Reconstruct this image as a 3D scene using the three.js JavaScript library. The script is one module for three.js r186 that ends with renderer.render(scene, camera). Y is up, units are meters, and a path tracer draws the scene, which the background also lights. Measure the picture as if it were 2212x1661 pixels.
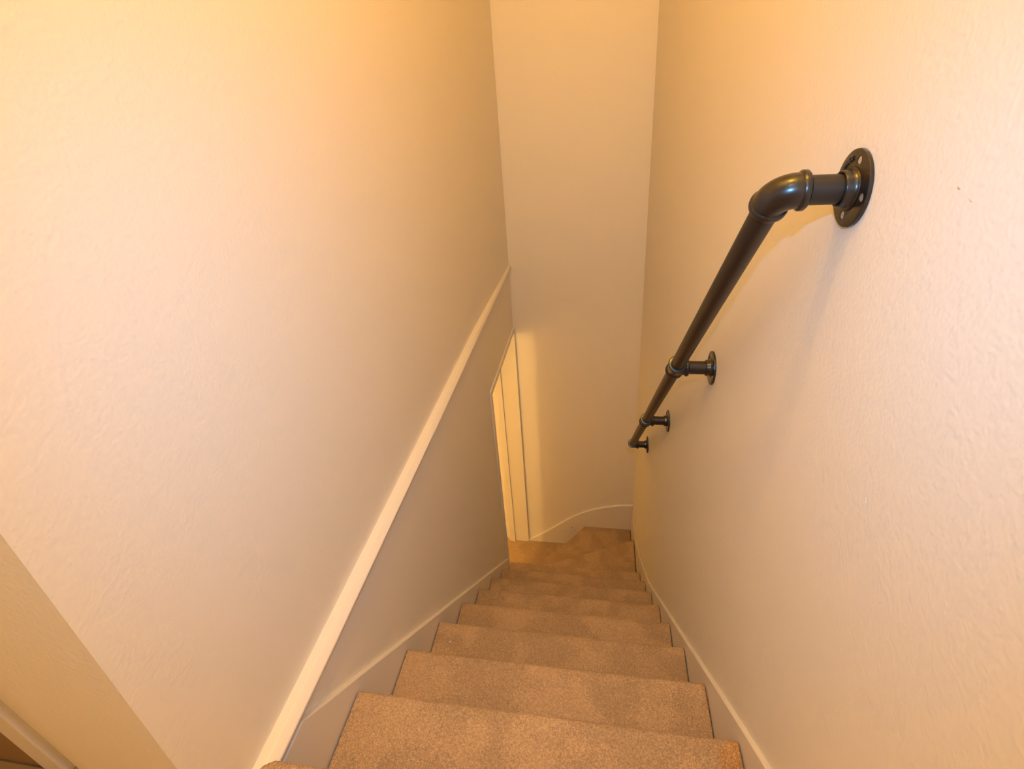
import * as THREE from 'three';
import { mergeGeometries, mergeVertices, toCreasedNormals } from 'three/addons/utils/BufferGeometryUtils.js';
import { RoundedBoxGeometry } from 'three/addons/geometries/RoundedBoxGeometry.js';

/* ------------------------------------------------------------------ camera, light, exposure */
const scene = new THREE.Scene();
scene.background = new THREE.Color(0x000000);
const camera = new THREE.PerspectiveCamera(75.222, 2212 / 1661, 0.02, 20);
camera.position.set(0.5059, 0.9211, 0.3084);
camera.rotation.set(-0.543126, 0.194121, -0.077807, 'YXZ');
scene.add(camera);

const renderer = new THREE.WebGLRenderer();
renderer.toneMapping = THREE.LinearToneMapping;
renderer.toneMappingExposure = 0.97;
renderer.shadowMap.enabled = true;

// the photographer's flash gun: small, neutral, a hand above the lens
const FLASH = { pos: [0.535, 1.045, 0.245], col: [0.16, 0.51, 1.0], I: 2.15 };
const flash = new THREE.SpotLight(new THREE.Color().setRGB(...FLASH.col), FLASH.I, 0, 1.08, 1.0, 2);
flash.position.set(...FLASH.pos);
flash.target.position.set(FLASH.pos[0] - 0.165, FLASH.pos[1] - 0.56, FLASH.pos[2] - 0.84);
flash.castShadow = true; flash.shadow.radius = 0.6;
scene.add(flash, flash.target);
// the two warm house lamps: their lights are made with their fittings below
const LAMP_TOP = { pos: [0.42, 2.38, -0.26], col: [1.0, 0.54, 0.07], I: 2.98 };
const LAMP_LANDING = { pos: [0.15, 2.36, 0.8], col: [0.95, 1.0, 0.92], I: 0.75 };
const LAMP_HALL = { pos: [-0.69, -0.36, -0.235], col: [1.0, 0.625, 0.19], I: 3.2 };

/* ------------------------------------------------------------------ helpers */
let seed = 1234567;
const rnd = () => { seed = (seed * 1664525 + 1013904223) >>> 0; return seed / 4294967296; };
const used = {};
function numbered(n) { used[n] = (used[n] || 0) + 1; return used[n] === 1 ? n : n + '_' + String(used[n] - 1).padStart(3, '0'); }
function add(mesh, parent) { mesh.traverse(o => { if (o.isMesh) { o.castShadow = true; o.receiveShadow = true; } }); (parent || scene).add(mesh); return mesh; }
function part(name, geo, m, parent, label) {
  const o = new THREE.Mesh(geo, m); o.name = name; if (label) o.userData.label = label; return add(o, parent);
}
function struct(name, geo, m, label, category) {
  const o = geo ? new THREE.Mesh(geo, m) : new THREE.Group();
  o.name = name; o.userData = { label, category, kind: 'structure' };
  return add(o);
}
function thing(name, label, category, group) {
  const o = new THREE.Group(); o.name = numbered(name); o.userData = { label, category };
  if (group) o.userData.group = group; scene.add(o); return o;
}
const V = (x, y, z) => new THREE.Vector3(x, y, z);
const smooth = t => { t = Math.min(1, Math.max(0, t)); return t * t * (3 - 2 * t); };
const box = (x0, x1, y0, y1, z0, z1) => {
  const g = new THREE.BoxGeometry(x1 - x0, y1 - y0, z1 - z0); g.translate((x0 + x1) / 2, (y0 + y1) / 2, (z0 + z1) / 2); return uvWorld(g);
};
const rbox = (x0, x1, y0, y1, z0, z1, r = 0.003) => {
  const g = new RoundedBoxGeometry(x1 - x0, y1 - y0, z1 - z0, 2, r); g.translate((x0 + x1) / 2, (y0 + y1) / 2, (z0 + z1) / 2); return uvWorld(g);
};
// uv in metres, picked by the way each face points
function uvWorld(g) {
  const p = g.attributes.position, n = g.attributes.normal, uv = new Float32Array(p.count * 2);
  for (let i = 0; i < p.count; i++) {
    const ax = Math.abs(n.getX(i)), ay = Math.abs(n.getY(i)), az = Math.abs(n.getZ(i));
    let u, v;
    if (ax >= ay && ax >= az) { u = p.getZ(i); v = p.getY(i); } else if (ay >= az) { u = p.getX(i); v = p.getZ(i); } else { u = p.getX(i); v = p.getY(i); }
    uv[2 * i] = u; uv[2 * i + 1] = v;
  }
  g.setAttribute('uv', new THREE.BufferAttribute(uv, 2)); return g;
}
// a wall whose visible face is x = f(y, z), with thickness going to x = xb
function warpedWall(f, xb, y0, y1, z0, z1, ny = 40, nz = 40) {
  const pos = [], uv = [], idx = [];
  const at = (i, j, back) => { const y = y0 + (y1 - y0) * i / ny, z = z0 + (z1 - z0) * j / nz; return [back ? xb : f(y, z), y, z]; };
  const grid = (get, flip, n1, n2) => {
    const b = pos.length / 3;
    for (let i = 0; i <= n1; i++) for (let j = 0; j <= n2; j++) { const q = get(i, j); pos.push(...q); uv.push(q[2], q[1]); }
    for (let i = 0; i < n1; i++) for (let j = 0; j < n2; j++) {
      const a = b + i * (n2 + 1) + j, c = a + n2 + 1;
      if (flip) idx.push(a, a + 1, c, a + 1, c + 1, c); else idx.push(a, c, a + 1, a + 1, c, c + 1);
    }
  };
  const right = xb > f((y0 + y1) / 2, (z0 + z1) / 2);
  const up = z1 > z0;
  grid((i, j) => at(i, j, false), right === up, ny, nz);
  grid((i, j) => at(i, j, true), right !== up, ny, nz);
  grid((i, j) => at(0, j, i === 1), right !== up, 1, nz);
  grid((i, j) => at(ny, j, i === 1), right === up, 1, nz);
  grid((i, j) => at(i, 0, j === 1), right !== up, ny, 1);
  grid((i, j) => at(i, nz, j === 1), right === up, ny, 1);
  const g = new THREE.BufferGeometry();
  g.setAttribute('position', new THREE.Float32BufferAttribute(pos, 3)); g.setAttribute('uv', new THREE.Float32BufferAttribute(uv, 2));
  g.setIndex(idx); g.computeVertexNormals(); return g;
}
// outline in (z, y) given as [[z, y], ...], extruded along x from x0 to x1
function slabX(pts, x0, x1, bevel = 0, holes = []) {
  const s = new THREE.Shape(pts.map(q => new THREE.Vector2(-q[0], q[1])));
  for (const h of holes) s.holes.push(new THREE.Path(h.map(q => new THREE.Vector2(-q[0], q[1]))));
  const g = new THREE.ExtrudeGeometry(s, { depth: x1 - x0 - 2 * bevel, bevelEnabled: bevel > 0, bevelSize: bevel, bevelThickness: bevel, bevelOffset: -bevel, bevelSegments: 3, curveSegments: 12 });
  // shape x -> -z, shape y -> y, depth -> x
  g.applyMatrix4(new THREE.Matrix4().makeBasis(V(0, 0, -1), V(0, 1, 0), V(1, 0, 0)));
  g.translate(x0 + bevel, 0, 0); return uvWorld(g);
}
// outline in (x, y) extruded along +z from z0 to z1
function slabZ(pts, z0, z1, bevel = 0) {
  const s = new THREE.Shape(pts.map(q => new THREE.Vector2(q[0], q[1])));
  const g = new THREE.ExtrudeGeometry(s, { depth: z1 - z0 - 2 * bevel, bevelEnabled: bevel > 0, bevelSize: bevel, bevelThickness: bevel, bevelOffset: -bevel, bevelSegments: 3 });
  g.translate(0, 0, z0 + bevel); return uvWorld(g);
}
// outline in (x, z) extruded upward from y0 to y1 with a rounded upper edge
function slabY(pts, y0, y1, bevel = 0, steps = 1) {
  const s = new THREE.Shape(pts.map(q => new THREE.Vector2(q[0], -q[1])));
  const g = new THREE.ExtrudeGeometry(s, { steps, depth: y1 - y0 - 2 * bevel, bevelEnabled: bevel > 0, bevelSize: bevel, bevelThickness: bevel, bevelOffset: -bevel, bevelSegments: 4 });
  g.rotateX(-Math.PI / 2); g.translate(0, y0 + bevel, 0); return uvWorld(g);
}

/* ------------------------------------------------------------------ textures */
function valueNoise(n, cells, s) {     // tiling smooth noise, n x n, in 0..1
  const c = new Float32Array(cells * cells); let q = s >>> 0;
  for (let i = 0; i < c.length; i++) { q = (q * 1664525 + 1013904223) >>> 0; c[i] = q / 4294967296; }
  return (u, v) => {
    const x = u * cells, y = v * cells, i = Math.floor(x), j = Math.floor(y), fx = smooth(x - i), fy = smooth(y - j);
    const i0 = ((i % cells) + cells) % cells, i1 = (i0 + 1) % cells, j0 = ((j % cells) + cells) % cells, j1 = (j0 + 1) % cells;
    return (c[j0 * cells + i0] * (1 - fx) + c[j0 * cells + i1] * fx) * (1 - fy) + (c[j1 * cells + i0] * (1 - fx) + c[j1 * cells + i1] * fx) * fy;
  };
}
function dataTex(w, h, fn, srgb) {
  const d = new Uint8Array(w * h * 4);
  for (let j = 0; j < h; j++) for (let i = 0; i < w; i++) {
    const c = fn(i / w, j / h, i, j), k = 4 * (j * w + i);
    for (let m = 0; m < 3; m++) d[k + m] = Math.max(0, Math.min(255, Math.round(255 * c[m]))); d[k + 3] = 255;
  }
  const t = new THREE.DataTexture(d, w, h); t.magFilter = THREE.LinearFilter; t.minFilter = THREE.LinearMipmapLinearFilter; t.generateMipmaps = true;
  t.wrapS = t.wrapT = THREE.RepeatWrapping; if (srgb) t.colorSpace = THREE.SRGBColorSpace; t.needsUpdate = true; return t;
}
// roller stipple of painted plaster: a tile of 0.6 m
const n1 = valueNoise(0, 170, 11), n2 = valueNoise(0, 90, 12), n3 = valueNoise(0, 12, 13);
const stipple = dataTex(1024, 1024, (u, v) => { const a = 0.6 * n1(u, v) + 0.4 * n2(u, v); return [a, a, a]; });
stipple.repeat.set(1 / 0.6, 1 / 0.6);
// carpet: speckled twist pile
const c1 = valueNoise(0, 620, 21), c2 = valueNoise(0, 400, 22), c3 = valueNoise(0, 9, 23), c4 = valueNoise(0, 22, 24);
const TILE = 0.9;
const grain = (u, v) => 0.55 * c1(u, v) + 0.45 * c2(u, v);
// pile laid one way or the other by feet shows as grainy lighter and darker patches; sand = worn-in orange dirt
function carpetColour(u, v, dirt = 0) {
  const g = grain(u, v), lay = 0.6 * c3(u, v) + 0.4 * c4(u, v) + 0.25 * (g - 0.5);
  const k = 0.80 + 0.27 * (g - 0.5) + 0.07 * (smooth((lay - 0.3) / 0.4) - 0.5);
  const d = dirt * (g < 0.62 ? 1 : 0.35);
  return [0.92 * k, 0.765 * k * (1 - 0.10 * d), 0.575 * k * (1 - 0.26 * d)];
}
const carpetMap = dataTex(2048, 2048, (u, v) => carpetColour(u, v), true);
const carpetBump = dataTex(2048, 2048, (u, v) => { const g = grain(u, v); return [g, g, g]; });
for (const t of [carpetMap, carpetBump]) t.repeat.set(1 / TILE, 1 / TILE);
// the three upper treads have an orange dirt mark against the right-hand skirting: a map of their own, 0.9 m by 0.45 m, no repeat
const dirtyCarpet = [0, 1, 2].map(i => {
  const edge = valueNoise(0, 14, 31 + i), w = [0.042, 0.022, 0.010][i], a = [1, 0.9, 0.6][i];
  const t = dataTex(2048, 1024, (u, v2) => {
    const v = v2 / 2, x = u * TILE, far = 0.797 - x, m = smooth((w * (0.35 + 1.3 * edge(u * 2, v * 2)) - far) / 0.03);
    return carpetColour(u + 0.41 * (i + 1), v + 0.23 * i, a * m);
  }, true);
  t.repeat.set(1 / TILE, 2 / TILE); return t;
});

/* ------------------------------------------------------------------ materials */
const paintCol = [0.915, 0.835, 0.70];
const M = {
  wall: new THREE.MeshStandardMaterial({ color: new THREE.Color().setRGB(...paintCol), roughness: 0.55, bumpMap: stipple, bumpScale: 0.00028 }),
  trim: new THREE.MeshStandardMaterial({ color: new THREE.Color().setRGB(0.87, 0.79, 0.665), roughness: 0.38 }),
  ceiling: new THREE.MeshStandardMaterial({ color: new THREE.Color().setRGB(0.90, 0.86, 0.78), roughness: 0.9 }),
  carpet: new THREE.MeshStandardMaterial({ map: carpetMap, roughness: 1.0, bumpMap: carpetBump, bumpScale: 0.0018 }),
  dirty: dirtyCarpet.map(map => new THREE.MeshStandardMaterial({ map, roughness: 1.0, bumpMap: carpetBump, bumpScale: 0.0018 })),
  timber: new THREE.MeshStandardMaterial({ color: new THREE.Color().setRGB(0.25, 0.15, 0.07), roughness: 0.8 }),
  brown: new THREE.MeshStandardMaterial({ color: new THREE.Color().setRGB(0.30, 0.18, 0.08), roughness: 0.5 }),
  pipe: new THREE.MeshStandardMaterial({ color: new THREE.Color().setRGB(0.018, 0.0125, 0.0085), roughness: 0.42 }),
  iron: new THREE.MeshPhysicalMaterial({ color: new THREE.Color().setRGB(0.012, 0.009, 0.007), roughness: 0.3, clearcoat: 0.4, clearcoatRoughness: 0.2 }),
  steel: new THREE.MeshStandardMaterial({ color: new THREE.Color().setRGB(0.78, 0.74, 0.70), roughness: 0.35, metalness: 0.8 }),
  chip: new THREE.MeshStandardMaterial({ color: new THREE.Color().setRGB(0.88, 0.82, 0.7), roughness: 0.7 }),
  smudge: new THREE.MeshStandardMaterial({ color: new THREE.Color().setRGB(0.62, 0.5, 0.36), roughness: 0.7 }),
  dirt: new THREE.MeshStandardMaterial({ color: new THREE.Color().setRGB(0.10, 0.06, 0.03), roughness: 0.8 }),
};

/* ------------------------------------------------------------------ dimensions */
const R = 0.20914, G = 0.22122, W = 0.80, ZB = -2.505;
const CEIL = 2.62, HALL = -11 * R;
const wx = (y, z) => 0.81 - 0.068 * smooth((-z - 1.0) / 1.5) * Math.pow(Math.min(1, Math.max(0, (y + 2.05) / 3.3)), 0.8);
const lx = (y, z) => -0.027 + 0.019 * smooth((-z - 1.5) / 1.0) - 0.008 * smooth((-z - 1.2) / 1.3) * Math.max(0, y) / 1.25;

/* ------------------------------------------------------------------ the shell */
struct('wall_right', warpedWall(wx, 0.95, -2.42, CEIL, 1.35, ZB), M.wall, 'long cream painted wall carrying the black pipe handrail', 'wall');
struct('wall_back', box(-0.17, 0.95, -2.42, CEIL, ZB - 0.1, ZB), M.wall, 'narrow cream end wall at the foot of the stairs', 'wall');
// upper left wall: 20 cm thick, its end towards the landing has one rounded arris
{
  const z1 = 0.08, xb = -0.326, x1 = -0.205, pts = [];
  const N = 24;
  for (let i = 0; i <= N; i++) { const z = z1 + (ZB - z1) * i / N; pts.push([lx(0.5, z), z]); }
  pts.push([xb, ZB]);
  for (let i = 0; i <= 16; i++) { const t = 1 - i / 16; pts.push([x1 + (xb - x1) * t, z1 - 0.034 * Math.pow(t, 2.2)]); }
  const raw = slabY(pts, -0.006, CEIL, 0, 26), q = raw.attributes.position;
  for (let i = 0; i < q.count; i++) if (q.getZ(i) > -0.02) q.setZ(i, q.getZ(i) - smooth((q.getX(i) + 0.24) / 0.1) * 0.045 * (Math.min(0.8, Math.max(0, q.getY(i))) - 0.33));   // the old wall end leans a little
  const g = toCreasedNormals(raw, 0.5);
  struct('wall_left', g, M.wall, 'tall cream painted wall standing above the rounded ledge', 'wall');
}
// lower left wall with the doorway at the foot of the stairs
const DZ0 = -1.735, DZ1 = ZB, DHEAD = -0.385;
struct('wall_left_lower', slabX([[0.0, -0.008], [ZB, -0.008], [ZB, DHEAD], [DZ0, DHEAD], [DZ0, -2.42], [0.0, -2.42]], -0.142, -0.012), M.wall,
  'cream painted lower wall between the rounded ledge and the skirting', 'wall');
struct('ceiling', box(-1.4, 0.95, CEIL, CEIL + 0.1, ZB - 0.1, 1.45), M.ceiling, 'ceiling over the landing and stairs', 'ceiling');
struct('wall_behind', box(-1.4, 0.95, -0.2, CEIL, 1.35, 1.45), M.wall, 'landing wall behind the viewer', 'wall');
struct('wall_landing_side', box(-1.4, -1.3, -0.2, CEIL, -0.1, 1.35), M.wall, 'far side wall of the landing', 'wall');
// landing wall with a brown door, just glimpsed past the end of the left wall
struct('wall_landing_front', mergeGeometries([box(-0.345, -0.326, -0.2, CEIL, -0.1, 0.028), box(-1.3, -0.345, 2.04, CEIL, -0.1, 0.06), box(-1.3, -1.1, -0.2, 2.04, -0.1, 0.06)]), M.wall, 'landing wall around the brown door', 'wall');
{
  const d = struct('door_2', null, null, 'brown door in a cream frame beyond the wall end', 'door');
  part('door_leaf', rbox(-1.1, -0.376, 0.006, 1.985, 0.02, 0.063), M.brown, d);
  part('door_frame', rbox(-0.375, -0.328, 0.0, 2.04, -0.05, 0.066, 0.004), M.trim, d);
  part('door_head', rbox(-1.1, -0.376, 1.99, 2.04, -0.05, 0.066, 0.004), M.trim, d);
  part('threshold', rbox(-1.1, -0.33, 0.003, 0.011, 0.064, 0.13, 0.003), M.brown, d);
  part('door_handle', mergeGeometries([new THREE.CylinderGeometry(0.022, 0.022, 0.01, 20).rotateX(Math.PI / 2).translate(-0.44, 1.0, 0.07), new THREE.SphereGeometry(0.026, 20, 14).translate(-0.44, 1.0, 0.104)]), M.steel, d);
}
// the hall below, beyond the doorway
struct('floor', box(-1.8, 0.95, HALL - 0.12, HALL, ZB - 0.1, 0.1), M.carpet, 'beige carpeted hall floor seen through the doorway at the foot', 'floor');
struct('ceiling_hall', box(-1.8, -0.142, -0.2, -0.1, ZB - 0.1, 0.0), M.ceiling, 'ceiling of the hall below', 'ceiling');
struct('wall_hall_side', box(-1.8, -1.7, HALL, -0.2, ZB - 0.1, 0.0), M.wall, 'far side wall of the hall below', 'wall');
struct('wall_hall_back', box(-1.7, -0.17, HALL, -0.2, ZB - 0.1, ZB), M.wall, 'end wall of the hall below', 'wall');
struct('wall_hall_front', box(-1.7, -0.142, HALL, -0.2, -0.1, 0.0), M.wall, 'front wall of the hall below', 'wall');
// landing carpet with its rounded nosing
{
  const pts = [[-1.3, 1.35], [-1.3, 0.0], [-0.325, 0.0], [-0.325, 0.04], [-0.024, 0.04], [-0.024, 0.024], [-0.016, 0.008], [0.002, 0.0], [0.797, 0.0], [0.797, 1.35]];
  const g = mergeGeometries([slabY(pts, -0.024, 0.003, 0.011), box(-1.3, 0.80, -0.2, -0.024, 0.1, 1.35), box(0.0, 0.80, -R, -0.02, 0.018, 0.1)].map(q => q.index ? q.toNonIndexed() : q));
  struct('floor_landing', g, M.carpet, 'beige carpeted landing at the top of the stairs', 'floor');
}

/* ------------------------------------------------------------------ ledge, skirtings and door lining */
// rounded timber ledge along the left wall, level with the landing
{
  const N = 40, prof = [[-0.05, 0.0], [-0.012, 0.0], [-0.007, -0.0008], [-0.002, -0.0028], [0.002, -0.006], [0.005, -0.0105], [0.0058, -0.0145], [0.005, -0.0185], [0.002, -0.0215], [-0.002, -0.0225], [-0.05, -0.0225]];
  const pos = [], idx = [], uv = [], m = prof.length;
  for (let i = 0; i <= N; i++) {
    const z = 0.035 + (ZB - 0.035) * i / N, y = 0.001 + 0.012 * smooth(-z / 2.5), dx = -0.004 * smooth((-z - 0.8) / 1.2);
    prof.forEach(q => { pos.push(q[0] + (q[0] > -0.04 ? dx : 0), q[1] + y, z); uv.push(q[0], z); });
    if (i < N) for (let k = 0; k < m; k++) { const a = i * m + k, b = i * m + (k + 1) % m; idx.push(a, b, a + m, b, b + m, a + m); }
  }
  for (const b of [0, N * m]) for (let k = 1; k < m - 1; k++) b ? idx.push(b, b + k, b + k + 1) : idx.push(b, b + k + 1, b + k);
  let g = new THREE.BufferGeometry(); g.setAttribute('position', new THREE.Float32BufferAttribute(pos, 3)); g.setAttribute('uv', new THREE.Float32BufferAttribute(uv, 2)); g.setIndex(idx);
  g = toCreasedNormals(g.toNonIndexed(), 0.9);
  struct('trim_1', g, M.trim, 'rounded cream ledge running level along the left wall', 'ledge');
}
// skirting boards that follow the stairs
const leftTop = [[-0.0, -0.036], [-0.074, -0.036], [-1.73, -0.036 - 0.945 * 1.656]];
struct('baseboard_left', slabX([...leftTop, [-1.73, -2.25], [-1.55, -1.95], [0.0, -0.5]], -0.018, 0.0, 0.003), M.trim, 'cream skirting board climbing the stairs under the ledge', 'skirting');
{
  const c = new THREE.CatmullRomCurve3([[1.34, 0.1], [0.5, 0.1], [0.14, 0.1], [0.05, 0.08], [-0.12, -0.0805], [-0.332, -0.281], [-0.5565, -0.497], [-1.052, -0.972], [-1.455, -1.349], [-1.778, -1.590], [-2.0, -1.732], [-2.172, -1.815], [-2.354, -1.862], [ZB, -1.868]].map(q => V(0, q[1], q[0])), false, 'centripetal');
  const top = c.getPoints(110).map(p => [p.z, p.y]);
  struct('baseboard_right', slabX([...top, [ZB, -2.42], [-1.7, -2.42], [0.05, -0.6], [0.05, -0.02], [1.34, -0.02]], 0.80, 0.822, 0.003), M.trim, 'cream skirting board following the stairs below the handrail', 'skirting');
}
{
  const c = new THREE.CatmullRomCurve3([[-0.008, -2.298], [0.10, -2.218], [0.2165, -2.118], [0.3636, -1.992], [0.505, -1.911], [0.6428, -1.866], [0.72, -1.85], [0.802, -1.842]].map(q => V(q[0], q[1], 0)), false, 'centripetal');
  const top = c.getPoints(50).map(p => [p.x, p.y]);
  struct('baseboard_back', slabZ([[-0.008, -2.42], [0.802, -2.42], ...top.reverse()], ZB - 0.004, ZB + 0.016, 0.003), M.trim, 'curved cream skirting board sweeping down the end wall', 'skirting');
}
{
  const d = struct('door_1', null, null, 'cream lined doorway opening at the foot of the stairs', 'doorway');
  part('jamb', rbox(-0.15, -0.004, HALL, DHEAD - 0.0285, DZ0 - 0.026, DZ0 + 0.002, 0.002), M.trim, d);
  part('jamb', rbox(-0.165, -0.003, HALL, DHEAD - 0.0285, ZB + 0.001, ZB + 0.024, 0.002), M.trim, d);
  part('head', rbox(-0.15, -0.004, DHEAD - 0.028, DHEAD, ZB + 0.001, DZ0 + 0.002, 0.002), M.trim, d);
  part('door_stop', rbox(-0.15, -0.112, HALL, DHEAD - 0.03, ZB + 0.0245, ZB + 0.036, 0.002), M.trim, d);
}

/* ------------------------------------------------------------------ the staircase */
const stairs = thing('carpeted_staircase', 'narrow beige carpeted staircase going down to turning steps at the foot', 'staircase');
const soften = g => { g = g.index ? g.toNonIndexed() : g; return toCreasedNormals(g, 0.7); };
function stepProfile(k) {            // (z, y) outline of the carpet on one straight step
  const y = -k * R, zn = -k * G, zb = -(k - 1) * G + 0.02, r = 0.0135, t = 0.028, pts = [];
  pts.push([zb, y], [zb - 0.05, y], [zn + 0.06, y + 0.0006], [zn + r + 0.012, y + 0.0004]);
  for (let i = 0; i <= 10; i++) { const a = Math.PI / 2 + i / 10 * Math.PI; pts.push([zn + r + r * Math.cos(a) * 1.0, y - r + r * Math.sin(a)]); }
  pts.push([zb, y - t]); return pts;
}
for (let k = 1; k <= 8; k++) {
  const tread = part('tread', soften(slabX(stepProfile(k), 0.003, 0.797, 0.002)), M.carpet, stairs);
  const dirty = k <= 3; if (dirty) tread.material = M.dirty[k - 1];
  const uv = tread.geometry.attributes.uv, p = tread.geometry.attributes.position;
  for (let i = 0; i < uv.count; i++) uv.setXY(i, p.getX(i) + (dirty ? 0 : 0.37 * k), dirty ? 0.04 - p.getZ(i) - (k - 1) * G - (p.getY(i) + k * R) : -p.getZ(i) - p.getY(i) * 0.8 + 0.61 * k);
  part('riser', box(0.003, 0.797, -(k + 1) * R - 0.001, -k * R - 0.027, -k * G + 0.018, -k * G + 0.032), M.carpet, stairs);
}
// two winders turning left towards the doorway
function winder(pts, y, shift) {
  const t = part('winder_tread', soften(slabY(pts, y - 0.028, y, 0.012)), M.carpet, stairs);
  const uv = t.geometry.attributes.uv; for (let i = 0; i < uv.count; i++) uv.setXY(i, uv.getX(i) + shift, uv.getY(i) + shift * 0.7);
}
winder([[0.0, -1.75], [0.0, -1.838], [0.797, -2.205], [0.797, -1.75]], -9 * R, 0.2);
winder([[0.0, -1.80], [0.0, -1.885], [0.444, -2.495], [0.797, -2.495], [0.797, -2.16], [0.02, -1.81]], -10 * R, 0.55);
const nrm = (a, b) => { const d = V(b[0] - a[0], 0, b[1] - a[1]).normalize(); return d; };
function winderRiser(a, b, y0, y1) {
  const d = nrm(a, b), n = V(-d.z, 0, d.x), s = 0.02, pts = [];
  const inn = n.dot(V(0.8 - a[0], 0, -1.75 - a[1])) > 0 ? 1 : -1;
  for (const [q, o] of [[a, s], [b, s], [b, s + 0.014], [a, s + 0.014]]) pts.push([q[0] + n.x * o * inn, q[1] + n.z * o * inn]);
  part('winder_riser', slabY(pts, y0, y1), M.carpet, stairs);
}
winderRiser([0.0, -1.838], [0.797, -2.205], -10 * R - 0.001, -9 * R - 0.027);
winderRiser([0.0, -1.885], [0.436, -2.485], HALL, -10 * R - 0.027);

/* ------------------------------------------------------------------ the pipe handrail */
const rail = thing('pipe_handrail', 'black iron pipe handrail fixed to the wall on round flanges', 'handrail');
const P0 = V(0.722, 0.7834, -0.387), P1 = V(0.709, -0.795, -1.895);
const D = P1.clone().sub(P0).normalize(), L = P0.distanceTo(P1);
const RP = 0.0176, RF = 0.0208, RC = 0.0242;
const onRail = z => P0.clone().addScaledVector(D, (z - P0.z) / D.z);
const stations = [P0, onRail(-0.906), onRail(-1.424), P1];
const frame = (o, ax) => { const q = new THREE.Quaternion().setFromUnitVectors(V(0, 1, 0), ax); return new THREE.Matrix4().compose(o, q, V(1, 1, 1)); };
const lathe = (prof, n = 40) => new THREE.LatheGeometry(prof.map(q => new THREE.Vector2(q[0], q[1])), n);
function pipeBetween(a, b, r) { const d = b.clone().sub(a), h = d.length(); return new THREE.CylinderGeometry(r, r, h, 36).translate(0, h / 2, 0).applyMatrix4(frame(a, d.normalize())); }
const strip = g => { g = g.index ? g.toNonIndexed() : g; for (const k of Object.keys(g.attributes)) if (!['position', 'normal', 'uv'].includes(k)) g.deleteAttribute(k); return g; };
const joined = list => mergeGeometries(list.map(strip));
const collarProf = (r, c, h, e = 0.0022) => [[0.012, 0], [c - e, 0], [c, e], [c, h - e], [c - e, h], [r, h + 0.001]];
// three lengths of rail
for (let i = 0; i < 3; i++) {
  const a = stations[i].clone().addScaledVector(D, 0.02), b = stations[i + 1].clone().addScaledVector(D, -0.02);
  part('rail_pipe', pipeBetween(a, b, RP), M.pipe, rail);
}
function wallAt(p) { return V(wx(p.y, p.z), p.y, p.z); }
const shapeFlange = () => {
  const s = new THREE.Shape(); s.absarc(0, 0, 0.0450 - 0.0012, 0, Math.PI * 2, false);
  for (let k = 0; k < 4; k++) { const a = k * Math.PI / 2, h = new THREE.Path(); h.absarc(0.0325 * Math.cos(a), 0.0325 * Math.sin(a), 0.0058, 0, Math.PI * 2, true); s.holes.push(h); }
  const g = new THREE.ExtrudeGeometry(s, { depth: 0.0024, bevelEnabled: true, bevelSize: 0.0012, bevelThickness: 0.0012, bevelSegments: 3, curveSegments: 40 });
  g.translate(0, 0, 0.0012); g.rotateX(-Math.PI / 2); return g;   // axis now +y, sits on y = 0
};
const flangeGeo = joined([toCreasedNormals(strip(shapeFlange()), 0.6),
  lathe([[0.0168, 0.004], [0.0262, 0.0046], [0.0240, 0.0056], [0.0226, 0.0078], [0.0219, 0.011], [0.0216, 0.0165], [0.0208, 0.018], [0.0192, 0.018], [0.0180, 0.0150]])]);
const screwGeo = lathe([[0.0, 0.0040], [0.0010, 0.0032], [0.0022, 0.0046], [0.0042, 0.0042], [0.0054, 0.0032], [0.0054, 0.0]], 20);
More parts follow.
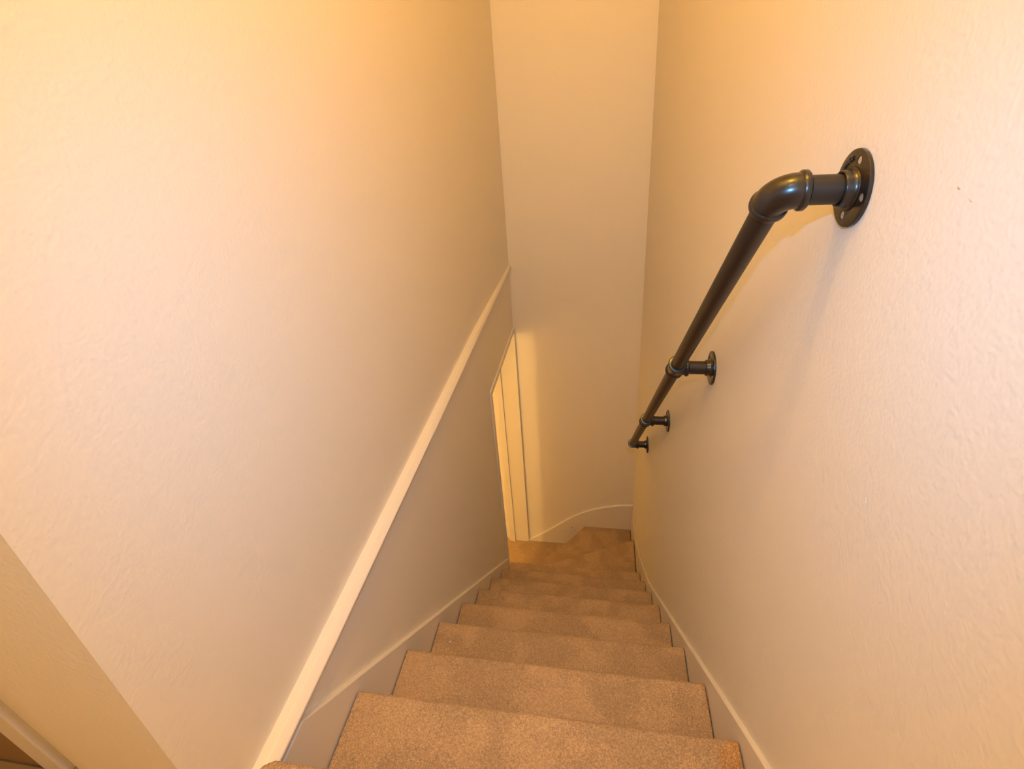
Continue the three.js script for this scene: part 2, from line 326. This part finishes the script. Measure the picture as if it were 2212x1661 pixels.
// raised foundry marks on the flange: worn, unreadable lumps
const marksGeo = (() => {
  const list = [];
  for (let k = 0; k < 5; k++) {
    const a = 0.45 + k * 0.19, r0 = 0.0345;
    const b1 = new THREE.TorusGeometry(0.0021, 0.0006, 6, 12, 4.2 + k * 0.4).rotateX(-Math.PI / 2).rotateY(k * 1.3);
    b1.translate(r0 * Math.cos(a), 0.0056, -r0 * Math.sin(a)); list.push(b1);
    const b2 = new RoundedBoxGeometry(0.0012, 0.0012, 0.0046, 1, 0.0004).rotateY(a + k); b2.translate((r0 + 0.0035 * ((k % 2) - 0.5)) * Math.cos(a + 0.06), 0.0056, -(r0 + 0.002) * Math.sin(a + 0.06)); list.push(b2);
  }
  return joined(list);
})();
stations.forEach((p, i) => {
  const w = wallAt(p), out = p.clone().sub(w).normalize(), len = p.distanceTo(w);
  const fr = frame(w, out);
  const f = part('flange', flangeGeo, M.iron, rail); f.applyMatrix4(fr); f.rotateY([-0.12, 0.55, 0.3, 0.6][i]);
  
  for (let k = 0; k < 4; k++) { const a = k * Math.PI / 2, s = part('screw', screwGeo, M.steel, f, 'bright steel screw head'); s.position.set(0.0325 * Math.cos(a), 0, -0.0325 * Math.sin(a)); }
  part('cast_mark', marksGeo, M.iron, f);
  const stubEnd = i === 0 || i === 3 ? 0.030 : 0.026;
  part('stub_pipe', pipeBetween(w.clone().addScaledVector(out, 0.012), p.clone().addScaledVector(out, -stubEnd), RP), M.pipe, rail);
  const toWall = out.clone().negate();
  if (i === 0 || i === 3) {
    // 90 degree elbow between the stub and the rail
    const along = i === 0 ? D.clone() : D.clone().negate(), rb = 0.024;
    const c = p.clone().addScaledVector(toWall, rb).addScaledVector(along, rb), pts = [];
    for (let k = 0; k <= 16; k++) { const a = k / 16 * Math.PI / 2; pts.push(c.clone().addScaledVector(along, -rb * Math.cos(a)).addScaledVector(toWall, -rb * Math.sin(a))); }
    pts.unshift(pts[0].clone().addScaledVector(toWall, 0.006)); pts.push(pts[pts.length - 1].clone().addScaledVector(along, 0.006));
    const tube = new THREE.TubeGeometry(new THREE.CatmullRomCurve3(pts), 40, RF + 0.0006, 32, false);
    const col1 = lathe(collarProf(RF, RC, 0.010)).applyMatrix4(frame(p.clone().addScaledVector(toWall, rb + 0.010), out));
    const col2 = lathe(collarProf(RF, RC, 0.010)).applyMatrix4(frame(p.clone().addScaledVector(along, rb + 0.010), along.clone().negate()));
    part('elbow', joined([tube, col1, col2]), M.iron, rail);
  } else {
    const half = 0.031, list = [];
    list.push(pipeBetween(p.clone().addScaledVector(D, -half + 0.003), p.clone().addScaledVector(D, half - 0.003), RF));
    list.push(lathe(collarProf(RF, RC, 0.009)).applyMatrix4(frame(p.clone().addScaledVector(D, -half), D)));
    list.push(lathe(collarProf(RF, RC, 0.009)).applyMatrix4(frame(p.clone().addScaledVector(D, half), D.clone().negate())));
    list.push(pipeBetween(p, p.clone().addScaledVector(toWall, half - 0.003), RF));
    list.push(lathe(collarProf(RF, RC, 0.009)).applyMatrix4(frame(p.clone().addScaledVector(toWall, half), out)));
    part('tee', joined(list), M.iron, rail);
  }
});

/* ------------------------------------------------------------------ small marks */
{
  const wr = scene.getObjectByName('wall_right');
  const mark = (y, z, w, h, turn, m, name) => { const g = new THREE.SphereGeometry(1, 10, 8).scale(0.0004, h / 2, w / 2).rotateX(turn); g.translate(wx(y, z), y, z); part(name, g, m, wr); };
  mark(0.491, -0.1585, 0.0016, 0.0075, -0.5, M.chip, 'paint_chip');
  mark(-0.0197, -0.281, 0.0016, 0.011, -0.1, M.chip, 'paint_chip');
  mark(-0.1218, -0.2277, 0.0012, 0.009, -0.5, M.chip, 'paint_chip');
  mark(0.818, -0.1984, 0.0055, 0.0022, 0.2, M.smudge, 'scuff');
  mark(0.812, -0.178, 0.006, 0.0011, 0.3, M.smudge, 'scuff');
  mark(0.4222, -0.0773, 0.0018, 0.0018, 0, M.smudge, 'scuff');
  mark(-0.1185, -0.1585, 0.0014, 0.006, 0.6, M.smudge, 'scuff');
  const bb = scene.getObjectByName('baseboard_back');
  for (const [x, y] of [[0.346, -2.1143], [0.2945, -2.1535]]) part('nail_hole', new THREE.SphereGeometry(1, 10, 8).scale(0.005, 0.003, 0.0006).translate(x, y, ZB + 0.0161), M.dirt, bb);
}
{
  const t = thing('paper_scrap', 'tiny pale scrap lying on the carpet of the third step', 'scrap');
  t.position.set(0.0571, -3 * R + 0.001, -0.594);
  part('flake', new RoundedBoxGeometry(0.006, 0.0012, 0.003, 2, 0.0005).rotateY(0.5).translate(0, 0.0006, 0), M.chip, t);
  part('curl', new THREE.TorusGeometry(0.0016, 0.0005, 6, 12, 3).rotateY(0.8).translate(0.002, 0.0006, 0), M.chip, t);
}

/* ------------------------------------------------------------------ lamps */
function globeLamp(L_, ceilY, label) {
  const t = thing('ceiling_lamp', label, 'lamp');
  const [x, y, z] = L_.pos; t.position.set(x, ceilY, z);
  const rose = lathe([[0, 0], [0.05, 0], [0.05, -0.008], [0.02, -0.022], [0.006, -0.026], [0.0, -0.026]].reverse(), 32);
  part('rose', rose, M.ceiling, t);
  const drop = ceilY - y;
  part('stem', new THREE.CylinderGeometry(0.006, 0.006, drop - 0.07, 16).translate(0, -(drop - 0.07) / 2 - 0.02, 0), M.steel, t);
  const glow = new THREE.MeshStandardMaterial({ color: new THREE.Color().setRGB(0.9, 0.85, 0.75), emissive: new THREE.Color().setRGB(...L_.col), emissiveIntensity: 3, roughness: 0.4 });
  part('bulb', new THREE.SphereGeometry(0.045, 32, 20).translate(0, -drop, 0), glow, t);
  const l = new THREE.PointLight(new THREE.Color().setRGB(...L_.col), L_.I, 0, 2); l.position.set(0, -drop, 0); l.castShadow = true; l.shadow.radius = 1.6; t.add(l);
}
globeLamp(LAMP_TOP, CEIL, 'warm globe lamp hanging above the top of the stairs');
globeLamp(LAMP_LANDING, CEIL, 'white globe lamp hanging over the landing behind the viewer');
globeLamp(LAMP_HALL, -0.2, 'warm globe lamp hanging in the hall below');

renderer.render(scene, camera);
